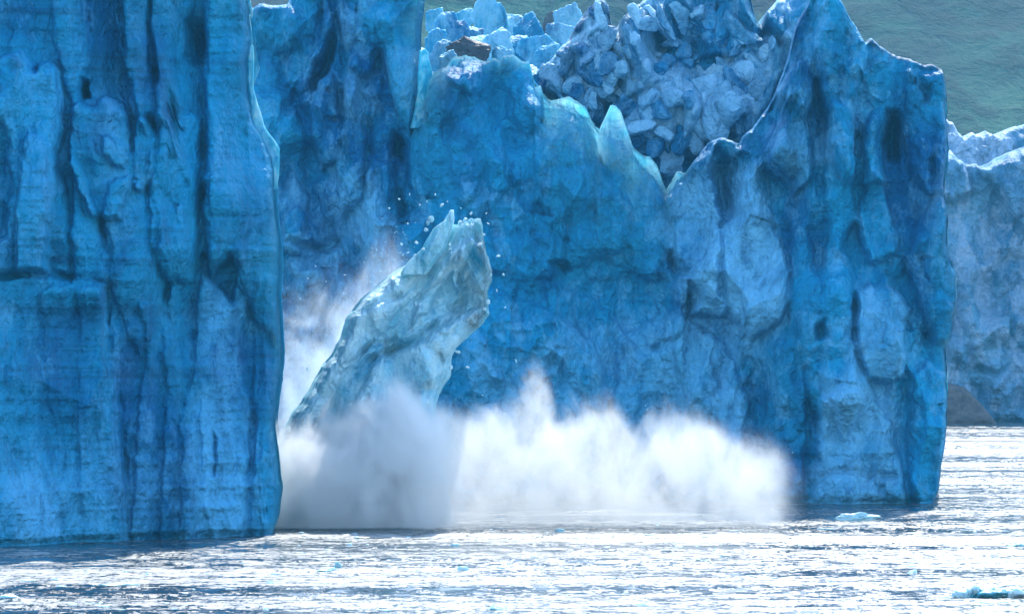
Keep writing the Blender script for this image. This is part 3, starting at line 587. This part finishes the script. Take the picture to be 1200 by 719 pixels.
# ------------------------------------------------------------------ crevassed surface with seracs behind the ridge
def plateau():
    xs = np.linspace(-75, 30, 180); ys = np.linspace(925, 1125, 120); X, Y = np.meshgrid(xs, ys)
    Z = 60 + (Y - 925) * 0.105 + 1.6 * fbm(X / 7, Y / 12, 0, 61, 4) + 1.2 * ridged(X / 6, Y / 9, 0, 64, 2)
    idx = np.arange(X.size).reshape(X.shape); q = np.stack([idx[:-1, :-1], idx[:-1, 1:], idx[1:, 1:], idx[1:, :-1]], -1).reshape(-1, 4).tolist()
    o = mesh_obj('glacier_surface', np.stack([X, Y, Z], -1).reshape(-1, 3), q, M_rug, None, True, dict(pale=np.full(X.size, 0.2), dirt=np.zeros(X.size)))
    tag(o, 'rough top of the glacier behind the sawtooth crest', None, None, 'structure')
plateau()
SER = [  # px, py of centre, half width, half height (px), depth, pale, dirt, label
 (511,22,8,9,1090,.2,.1,'small dark-topped serac right against the headwall edge, highest row'),
 (527,38,13,14,1050,.1,0,'blue serac with sloping left side beside the headwall edge'),
 (546,18,9,7,1120,.2,0,'small pale serac peeping up at the skyline above the first blue block'),
 (573,24,14,17,1080,.3,0,'tall rounded serac block left of the middle of the serac row'),
 (597,26,11,12,1100,.5,0,'pale green serac block right of the tall rounded one'),
 (624,35,15,14,1070,.0,0,'dark blue dome-shaped serac with bright rim'),
 (547,38,12,8,1060,.3,0,'low blue serac filling the gap under the skyline block'),
 (560,50,14,7,1020,.3,0,'flat white-topped serac in the second row'),
 (580,50,13,12,1000,.5,0,'pale square serac block above the brown debris lump'),
 (606,52,14,11,1010,.1,0,'broad blue serac in the second row below the pale green one'),
 (630,56,14,11,990,.2,0,'low blue serac sloping down towards the shattered massif'),
 (512,50,9,10,990,.1,0,'dark blue serac low against the headwall edge'),
 (517,62,11,10,960,.4,.35,'grey pointed serac standing on the crest by the headwall edge'),
 (524,70,9,9,930,.5,.1,'white capped serac just left of the brown debris lump'),
 (553,58,24,9,945,.3,.9,'brown-grey debris-covered lump behind the left crest'),
 (648,26,8,10,1100,.2,.6,'small brown-grey serac left of the leaning pale one'),
 (668,22,13,11,1060,.4,0,'pale leaning serac with bright arching rim'),
 (660,40,13,9,1000,.3,0,'white-rimmed serac under the leaning pale one'),
 (645,62,12,9,960,.2,0,'small blue serac at the foot of the shattered massif slope'),
 (591,66,9,8,900,.3,0,'small blue serac poking over the left crest'),
]
for k, (x, y, wv, hv, Y, pl, di, lab) in enumerate(SER):
    q = Y / F; m = lump_mesh('serac', M_grit if di > 0.5 else M_ser, (wv * q * 1.25, wv * q * 0.9, hv * q * 1.5), 430 + k, 5, 8, 0.13, pl, di, 0.55, 3.0)
    o = put('serac', m, W(x, y + hv * 0.35, Y), (0.1 * math.cos(k * 3.1), 0.35 * math.sin(k * 2.3), 0.5 * math.sin(k * 1.7))); tag(o, lab, 'serac', 'seracs behind the ridge')

# ------------------------------------------------------------------ far glacier front on the right
def far_front():
    rt = empty('ice_cliff', W(1180, 495, 1634)); rt.location.z = 0
    tag(rt, 'hazy lavender-blue glacier front in the distance at the right edge', 'ice cliff')
    def feats(f):
        f.slab([(1100,175),(1130,184),(1140,220),(1120,240),(1100,230)], 8, 9, 0.1); f.slab([(1150,196),(1200,175),(1240,200),(1240,300),(1190,260)], 7, 14)
        f.cleft([(1140,220),(1124,236)], 5, 6).cleft([(1160,396),(1190,410),(1230,412)], 5, 5).cleft([(1190,420),(1170,440),(1140,430)], 5, 5)
        f.patch([(1110,230),(1220,230),(1220,420),(1110,420)], 0.25, 20)
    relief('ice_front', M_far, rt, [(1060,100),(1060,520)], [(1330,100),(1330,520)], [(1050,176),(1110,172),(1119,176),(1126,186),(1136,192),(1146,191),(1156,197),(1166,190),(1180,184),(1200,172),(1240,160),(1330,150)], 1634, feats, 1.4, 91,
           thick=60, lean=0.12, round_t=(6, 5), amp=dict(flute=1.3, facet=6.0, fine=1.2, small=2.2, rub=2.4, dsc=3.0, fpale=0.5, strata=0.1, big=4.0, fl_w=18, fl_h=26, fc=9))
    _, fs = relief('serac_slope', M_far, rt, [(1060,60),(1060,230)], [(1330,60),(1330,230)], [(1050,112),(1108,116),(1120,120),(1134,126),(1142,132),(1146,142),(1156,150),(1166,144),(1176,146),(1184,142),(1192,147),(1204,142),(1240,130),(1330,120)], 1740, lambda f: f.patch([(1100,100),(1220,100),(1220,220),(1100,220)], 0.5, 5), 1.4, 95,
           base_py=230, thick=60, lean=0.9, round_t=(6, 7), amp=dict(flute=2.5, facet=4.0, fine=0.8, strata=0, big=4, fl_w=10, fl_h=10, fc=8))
    rng = random.Random(9)
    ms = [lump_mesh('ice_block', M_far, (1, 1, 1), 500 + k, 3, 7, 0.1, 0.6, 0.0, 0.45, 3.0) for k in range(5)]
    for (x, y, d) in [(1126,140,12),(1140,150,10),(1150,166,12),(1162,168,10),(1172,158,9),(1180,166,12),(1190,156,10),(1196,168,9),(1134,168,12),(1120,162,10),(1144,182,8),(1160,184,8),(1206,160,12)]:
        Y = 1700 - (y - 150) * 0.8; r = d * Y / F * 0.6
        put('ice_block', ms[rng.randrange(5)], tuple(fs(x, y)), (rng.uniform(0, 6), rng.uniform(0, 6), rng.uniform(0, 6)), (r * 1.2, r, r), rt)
far_front()
def outcrop():
    m, ns, ls = new_mat('dark_rock'); out = N(ns, 'ShaderNodeOutputMaterial'); b = N(ns, 'ShaderNodeBsdfPrincipled'); pos = N(ns, 'ShaderNodeNewGeometry').outputs['Position']
    n = noise_n(ns, ls, mapping(ns, ls, pos, (0.3, 0.3, 0.5)), 1.0, 7, 0.65)
    ls.new(ramp(ns, ls, n, [(0.3, (0.05, 0.045, 0.05)), (0.7, (0.16, 0.14, 0.13))]), b.inputs['Base Color']); b.inputs['Roughness'].default_value = 0.9
    bp = N(ns, 'ShaderNodeBump'); bp.inputs['Distance'].default_value = 0.8; ls.new(n, bp.inputs['Height']); ls.new(bp.outputs[0], b.inputs['Normal']); ls.new(b.outputs[0], out.inputs[0])
    o, s = relief('rock_outcrop', m, None, [(1080,430),(1080,500)], [(1160,430),(1168,492),(1172,500)], [(1078,446),(1110,449),(1124,450),(1134,454),(1144,464),(1154,476),(1164,488),(1172,497)], 1606, lambda f: f, 1.2, 97,
           thick=22, lean=0.5, round_t=(8, 6), round_r=(8, 6), jit=0.5, amp=dict(flute=0.8, facet=1.2, fine=0.5, strata=0, big=1, fl_w=8, fl_h=8, fc=5))
    o.name = 'rock_outcrop'; tag(o, 'brown-grey rock outcrop at the waterline in front of the far glacier', 'rock')
outcrop()

# ------------------------------------------------------------------ the calving pillar
def pillar():
    rt = empty('ice_pillar', W(430, 620, 752)); rt.location.z = 0
    tag(rt, 'pale cyan pillar of calving ice leaning right as it bursts out of the spray', 'ice pillar')
    def feats(f):
        f.slab([(330,520),(396,412),(410,376),(432,346),(452,328),(500,300),(522,292),(545,262),(556,262),(552,300),(520,330),(470,360),(440,400),(400,440),(360,520)], 2.0, 14, 0.1)
        f.slab([(488,352),(512,318),(530,292),(546,280),(544,300),(524,330),(504,362),(480,385)], 2.2, 8, 0.2)
        f.slab([(548,276),(566,284),(578,318),(570,345),(556,340),(550,320),(536,350),(526,330)], 2.2, 8)
        f.slab([(440,420),(500,400),(530,372),(566,356),(560,382),(532,412),(520,440),(500,480),(430,560),(380,560)], 3.2, 12, 0.1)
        f.slab([(516,372),(530,366),(536,382),(524,392),(512,386)], 1.4, 6)
        f.cleft([(560,330),(530,368),(500,392),(460,412),(430,426),(410,440)], 6, 5).cleft([(548,300),(536,330),(552,344)], 5, 4).cleft([(420,370),(450,350),(474,346)], 4, 2.5).cleft([(400,430),(440,404),(470,400)], 4, 2.5).cleft([(496,330),(516,306),(530,290)], 4, 2)
        f.cleft([(452,352),(470,346),(490,330)], 5, 1.8).cleft([(566,345),(572,350),(566,372)], 4, 2.5).cleft([(516,436),(506,456),(500,470)], 5, 2.5)
        f.grime([(560,262),(566,285),(576,318),(570,352),(556,380)], 1.0, 9).grime([(516,412),(520,418)], 0.7, 4).grime([(502,446),(498,456)], 0.8, 6).grime([(540,300),(552,340)], 0.3, 9).grime([(545,352),(530,376)], 0.3, 6)  # strokes darken the pillar's right side and a few small spots
        f.patch([(330,520),(440,330),(500,290),(500,310),(440,380),(370,500)], 0.5, 10)  # left flank painted paler for the light its tilted face gets off the water
    left = [(538,245),(530,262),(520,285),(506,296),(490,303),(470,312),(452,324),(436,340),(424,352),(412,370),(403,390),(396,410),(384,425),(366,452),(348,478),(334,502),(328,522),(346,546),(380,585),(405,650)]
    right = [(560,245),(564,262),(566,280),(572,298),(577,318),(576,328),(571,342),(571,358),(573,368),(566,378),(550,394),(534,408),(530,418),(529,430),(524,444),(514,462),(510,474),(514,510),(522,560),(540,650)]
    top = [(530,272),(538,264),(544,261),(550,258),(557,260),(563,258),(566,264),(570,290)]
    # left/right are given top-down; swap to (px, row)
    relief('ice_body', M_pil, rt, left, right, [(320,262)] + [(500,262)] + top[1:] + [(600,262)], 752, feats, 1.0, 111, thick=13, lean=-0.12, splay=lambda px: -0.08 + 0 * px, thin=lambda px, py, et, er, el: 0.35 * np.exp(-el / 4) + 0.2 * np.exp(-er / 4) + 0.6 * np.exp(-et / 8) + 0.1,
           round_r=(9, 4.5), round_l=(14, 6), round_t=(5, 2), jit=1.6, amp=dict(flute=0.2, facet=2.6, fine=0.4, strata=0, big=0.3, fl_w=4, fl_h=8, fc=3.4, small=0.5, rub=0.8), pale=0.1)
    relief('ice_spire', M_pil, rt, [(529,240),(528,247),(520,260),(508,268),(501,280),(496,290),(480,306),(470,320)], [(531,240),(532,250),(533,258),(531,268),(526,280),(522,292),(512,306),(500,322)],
           [(470,246),(540,246)], 750, lambda f: f.ridge([(528,246),(512,285),(490,312)], 5, 1.0), 1.0, 114, base_py=322, thick=4, lean=-0.12, lip=1.0,
           thin=lambda px, py, et, er, el: 0.25 + 0.5 * np.exp(-el / 4),
           round_r=(4, 2), round_l=(4, 2), round_t=(2, 1), jit=0.6, amp=dict(flute=0.2, facet=0.5, fine=0.25, strata=0, big=0.2, fc=2.5), pale=0.35)
    rng = random.Random(3)
    ms = [lump_mesh('ice_knob', M_pil, (1, 1, 1), 600 + k, 2, 9, 0.08, 0.6, 0.25, 0.6) for k in range(5)]
    for (x, y, d) in [(506,257,6),(502,262,4),(540,262,5),(546,260,6),(552,259,4),(558,262,5),(562,259,4),(560,268,5),(544,268,5),(500,270,4),(487,300,4),(494,296,4),(566,276,4),(574,322,4),(571,354,5),(568,362,4),(528,430,4)]:
        r = d * 752 / F * 0.6; p = W(x, y, 752)
        put('ice_knob', ms[rng.randrange(5)], (p[0], p[1] - 0.12 * p[2] + 1, p[2]), (rng.uniform(0, 6), rng.uniform(0, 6), rng.uniform(0, 6)), r, rt)
pillar()

# ------------------------------------------------------------------ flying fragments and floating ice
fr = [lump_mesh('ice_fragment', M_berg, (1, 1, 1), 700 + k, 2, 6, 0.1, 0.6, 0, 0.3, 3.5) for k in range(4)]
rng = random.Random(8)
FLY = [(416,366,2.2),(360,432,1.7),(605,423,2.0),(468,233,1.4),(480,228,1.2),(456,244,1.2),(336,337,1.2),(398,352,1.2),(370,312,1.0),(361,326,1.0),(420,336,1.0),(388,388,1.0),(346,376,1.0),(492,240,1.2),(524,236,1.3),(540,244,1.0),(478,262,1.2),(592,360,1.0),(448,256,1.0),(352,350,1.0),(382,330,1.0),(404,322,1.0),(570,250,1.0),(500,236,1.0),(496,292,2.6),(488,284,2.0),(478,296,2.4),(470,286,1.6),(462,306,2.2),(584,300,1.8),(582,340,2.0),(590,322,1.3),(536,412,2.4),(548,430,1.8),(446,318,2.0),(434,330,1.6),(518,240,2.2),(552,250,1.8),(572,262,1.5),(640,470,1.2),(510,228,1.0)]
for k, (x, y, r) in enumerate(FLY):
    r = r * 0.75 * 745 / F
    o = put('ice_fragment', fr[k % 4], W(x, y, 740 + rng.uniform(-6, 6)), (rng.uniform(0, 6), rng.uniform(0, 6), 0), (r * rng.uniform(0.7, 1.6), r * 0.8, r * rng.uniform(0.6, 1.3)))
    lab = {0: 'brightest ice fragment in the air, just off the left edge of the pillar', 1: 'white ice fragment in the mist between the left cliff and the pillar', 2: 'white ice fragment in the air above the thin spray jet right of the pillar'}.get(k, 'small white ice fragment thrown into the air around the pillar')
    tag(o, lab, 'ice fragment', 'ice fragments in the air')
def berg(px, py, wd, ht, seed, label, parts=1, group='floating ice pieces', pale=0.3):
    Y = CAMH * F / (py - HZ); s = Y / F
    rt = None
    m = lump_mesh('ice_floe', M_berg, (wd * s / 2, wd * s * 0.45, ht * s), seed, 5 if wd > 30 else 3, 14, 0.16, pale, 0.0, 0.5)
    o = put('ice_floe', m, (W(px, py, Y)[0], Y, ht * s * 0.05)); tag(o, label, 'ice floe', group)
    return o
b0 = berg(1001, 609, 46, 7, 801, 'flat pale ice floe in the shadow edge below the great tower')
b1 = berg(1158, 699, 78, 15, 802, 'largest teal ice floe, cut by the right edge at the bottom corner', pale=-0.3)
for k, (dx, dz, r) in enumerate([(-34, 5, 12), (-26, 10, 7), (-16, 13, 9), (-8, 9, 8), (8, 8, 11), (18, 10, 8), (34, 7, 14), (-42, 3, 7), (28, 4, 9)]):
    s = 511 / F; put('ice_lump', lump_mesh('ice_lump', M_berg, (r * s * .7, r * s * .7, r * s * .55), 820 + k, 3, 9, 0.1, 0.4), (b1.location.x + dx * s, b1.location.y - 1.5, dz * s * 0.7), (0, 0, k), 1, b1)
berg(396, 665, 12, 9, 803, 'small dark teal chunk of ice floating low left of centre'); berg(384, 669, 26, 4, 804, 'low flat slush floe at the foot of the small dark teal chunk')
berg(579, 714, 26, 6, 805, 'small ice floe at the bottom edge left of centre')
berg(1190, 640, 34, 4, 806, 'low flat floe near the right edge above the largest floe'); berg(1070, 671, 16, 4, 807, 'small low floe left of and above the largest floe')
berg(532, 639, 10, 4, 808, 'small lump of ice on the water below the spray'); berg(410, 639, 9, 4, 809, 'small lump of ice on the water below the pillar')
berg(8, 700, 26, 6, 810, 'teal floe at the left edge of the picture near the bottom'); berg(140, 686, 40, 4, 811, 'wide low floe on bright water below the left cliff')
berg(655, 622, 12, 3, 812, 'small floe at the foot of the brightest spray'); berg(542, 668, 12, 4, 813, 'little lump of ice on glittering water under the middle of the spray')
brash = [lump_mesh('brash_ice', M_berg, (1, 0.8, 0.45), 840 + k, 1, 8, 0.1, 0.5) for k in range(6)]
rng = random.Random(21)
for k in range(170):
    py = rng.uniform(612, 716); px = rng.uniform(5, 1195)
    if px < 250 and py < 668: py = rng.uniform(670, 716)
    Y = CAMH * F / (py - HZ); r = rng.uniform(0.15, 0.5)
    o = put('brash_ice', brash[k % 6], ((px - 600) * Y / F, Y, 0.02), (0, 0, rng.uniform(0, 6)), (r * rng.uniform(1, 2.2), r, r * rng.uniform(0.5, 1)))
    tag(o, 'small bit of brash ice on the glittering water', 'brash ice', 'bits of brash ice')

# ------------------------------------------------------------------ spray thrown up by the fall
def spray(name, x0, x1, y0, y1, zmax, Hpts, dens, label, seed, soft=4.0, col=(0.91, 0.90, 0.87), nscale=(0.09, 0.09, 0.06), namp=19.0, hi=(0.42, 0.58), xw=0.09):
    """volume of droplets: Hpts = (x in metres, height in metres) of the cloud's top"""
    m, ns, ls = new_mat(name + '_droplets'); out = N(ns, 'ShaderNodeOutputMaterial')
    pos = N(ns, 'ShaderNodeNewGeometry').outputs['Position']
    sep = N(ns, 'ShaderNodeSeparateXYZ'); ls.new(pos, sep.inputs[0]); X, Y, Z = sep.outputs
    mp = N(ns, 'ShaderNodeMapping'); mp.inputs['Scale'].default_value = nscale; mp.inputs['Location'].default_value = (seed * 3.1, seed * 1.7, seed * 5.3); ls.new(pos, mp.inputs[0])
    n1 = noise_n(ns, ls, mp.outputs[0], 1.0, 7, 0.62, 1.3)
    n1c = math_n(ns, ls, 'SUBTRACT', n1, 0.5)
    xn = math_n(ns, ls, 'DIVIDE', math_n(ns, ls, 'SUBTRACT', math_n(ns, ls, 'ADD', X, math_n(ns, ls, 'MULTIPLY', n1c, 14.0)), x0), x1 - x0)
    fc = N(ns, 'ShaderNodeFloatCurve'); cv = fc.mapping.curves[0]
    P = [((a - x0) / (x1 - x0), b / zmax) for a, b in Hpts]
    cv.points[0].location = P[0]; cv.points[1].location = P[-1]
    for p in P[1:-1]: cv.points.new(*p)
    fc.mapping.update(); ls.new(xn, fc.inputs['Value'])
    H = math_n(ns, ls, 'MULTIPLY', fc.outputs[0], zmax)
    top = math_n(ns, ls, 'ADD', math_n(ns, ls, 'SUBTRACT', H, Z), math_n(ns, ls, 'MULTIPLY', n1c, namp))
    e = math_n(ns, ls, 'DIVIDE', top, soft, clamp=True)
    def win(v, a, b, s):
        p = math_n(ns, ls, 'DIVIDE', math_n(ns, ls, 'SUBTRACT', v, a), s, clamp=True); q = math_n(ns, ls, 'DIVIDE', math_n(ns, ls, 'SUBTRACT', b, v), s, clamp=True)
        return math_n(ns, ls, 'MULTIPLY', p, q)
    e = math_n(ns, ls, 'MULTIPLY', e, win(Y, y0, y1, 7.0)); e = math_n(ns, ls, 'MULTIPLY', e, win(xn, 0.0, 1.0, xw))
    e = math_n(ns, ls, 'MULTIPLY', e, math_n(ns, ls, 'MULTIPLY', e, e))
    n2 = noise_n(ns, ls, mp.outputs[0], 2.6, 5, 0.6, 0.6)
    st = math_n(ns, ls, 'MULTIPLY', ramp(ns, ls, n1, [(hi[0], 0.10), (hi[1], 1.2)]), ramp(ns, ls, n2, [(0.42, 0.12), (0.57, 1.7)]))
    d = math_n(ns, ls, 'MULTIPLY', math_n(ns, ls, 'MULTIPLY', e, st), dens)
    v = N(ns, 'ShaderNodeVolumePrincipled'); v.inputs['Color'].default_value = (*col, 1); v.inputs['Anisotropy'].default_value = 0.0
    ls.new(d, v.inputs['Density']); ls.new(v.outputs[0], out.inputs['Volume'])
    m.cycles.volume_step_rate = 0.3
    # closed hull that follows the cloud's outline
    n = 40; xs = np.linspace(x0, x1, n); hp = np.array(Hpts); hs = np.interp(xs, hp[:, 0], hp[:, 1]); pad = namp * 0.45 + 1
    hs = np.maximum.reduce([np.interp(xs + dx, hp[:, 0], hp[:, 1]) for dx in (-6, -3, 0, 3, 6)]) + pad; hs = np.minimum(hs, zmax + pad)
    V = []; ring = [(y0, 0.25), (y0, None), ((y0 + y1) / 2, 'm'), (y1, None), (y1, 0.25)]
    for x, h in zip(xs, hs):
        for yy, t in ring: V.append((x, yy, 0.25 if t == 0.25 else (h if t == 'm' else h * 0.86)))
    Fq = []
    for i in range(n - 1):
        for j in range(5):
            a, b = i * 5 + j, i * 5 + (j + 1) % 5; Fq.append([a, b, b + 5, a + 5])
    Fq.append([4, 3, 2, 1, 0]); Fq.append([(n - 1) * 5 + j for j in range(5)])
    import bmesh
    o = mesh_obj(name, V, Fq, m, None, True); bm = bmesh.new(); bm.from_mesh(o.data); bmesh.ops.recalc_face_normals(bm, faces=bm.faces); bm.to_mesh(o.data); bm.free(); m.volume_intersection_method = 'FAST' if hasattr(m, 'volume_intersection_method') else None
    tag(o, label, None, None, 'stuff'); return o
def xz(px, py, Y): p = W(px, py, Y); return (p[0], max(p[2], 0.3))
Yb = 752
spray('spray_cloud', xz(462, 0, Yb)[0], xz(952, 0, Yb)[0], 729, 772, 32,
      [xz(462,560,Yb), xz(484,525,Yb), xz(500,480,Yb), xz(515,462,Yb), xz(545,470,Yb), xz(580,470,Yb), xz(608,450,Yb), xz(618,432,Yb), xz(632,415,Yb), xz(646,445,Yb), xz(662,490,Yb), xz(690,472,Yb), xz(725,462,Yb), xz(750,490,Yb), xz(790,470,Yb), xz(830,480,Yb), xz(870,500,Yb), xz(910,508,Yb), xz(934,515,Yb), xz(943,560,Yb), xz(952,620,Yb)],
      0.07, 'billowing sunlit white spray rolling right from the foot of the pillar', 1)
spray('spray_cloud', xz(215, 0, 742)[0], xz(590, 0, 742)[0], 724, 752, 26,
      [xz(215,495,742), xz(340,488,742), xz(370,492,742), xz(400,478,742), xz(440,460,742), xz(480,440,742), xz(505,450,742), xz(530,490,742), xz(590,540,742)],
      0.34, 'blue-grey shaded spray veiling the foot of the pillar', 2, namp=16, hi=(0.36, 0.56), xw=0.25, col=(0.97, 0.975, 0.98))
spray('mist', xz(318, 0, 790)[0], xz(500, 0, 790)[0], 770, 800, 48,
      [xz(318,330,790), xz(345,330,790), xz(380,300,790), xz(420,270,790), xz(460,250,790), xz(488,280,790), xz(500,340,790)],
      0.22, 'thin white mist drifting up behind the pillar beside the left cliff', 3, namp=22, soft=14, hi=(0.42, 0.66), col=(0.90, 0.96, 1.0))

def droplets():
    rng = np.random.RandomState(4); V = []; Fq = []
    oc = np.array([(1,0,0),(-1,0,0),(0,1,0),(0,-1,0),(0,0,1),(0,0,-1)], float); of = [(0,2,4),(2,1,4),(1,3,4),(3,0,4),(2,0,5),(1,2,5),(3,1,5),(0,3,5)]
    line = [(335,440),(370,400),(410,340),(450,290),(490,270),(520,440),(560,440),(600,440),(622,400),(640,400),(660,470),(700,450),(740,450),(790,455),(840,465),(890,485),(930,500),(950,560)]
    lx = np.array([p[0] for p in line], float); ly = np.array([p[1] for p in line], float)
    for k in range(1500):
        px = rng.uniform(332, 958); px = px if rng.rand() < 0.35 else rng.uniform(332, 505); py = np.interp(px, lx, ly) + abs(rng.normal(0, 1)) * 55 + (22 if px > 505 else -18)
        Y = 728 + rng.rand() * 14 if px > 500 or py > 480 else 775 + rng.rand() * 15
        p = np.array(W(px, py, Y)); r = 0.015 + 0.06 * rng.rand() ** 5
        if p[2] < 0.4: continue
        b = len(V); V.extend((p + oc * r).tolist()); Fq.extend([(a + b, c + b, d + b) for a, c, d in of])
    o = mesh_obj('spray_droplets', V, Fq, M_berg, None, False, dict(pale=np.full(len(V), 1.0), dirt=np.zeros(len(V)), thin=np.full(len(V), 0.6)))
    tag(o, 'fine droplets and ice dust flying off the edges of the spray', None, None, 'stuff')
droplets()

# ------------------------------------------------------------------ sea air
def haze():
    m, ns, ls = new_mat('sea_haze'); out = N(ns, 'ShaderNodeOutputMaterial'); v = N(ns, 'ShaderNodeVolumePrincipled')
    v.inputs['Color'].default_value = (0.14, 0.64, 1.0, 1); v.inputs['Density'].default_value = 0.00004; v.inputs['Anisotropy'].default_value = 0.1
    ls.new(v.outputs[0], out.inputs['Volume'])
    x, y0, y1, z0, z1 = 9100, -300, 9200, -40, 1800
    V = [(a, b, c) for a in (-x, x) for b in (y0, y1) for c in (z0, z1)]
    Fq = [[0,1,3,2],[4,6,7,5],[0,4,5,1],[2,3,7,6],[0,2,6,4],[1,5,7,3]]
    o = mesh_obj('haze', V, Fq, m, None, False); tag(o, 'thin blue haze in the air over the bay', None, None, 'stuff')
haze()
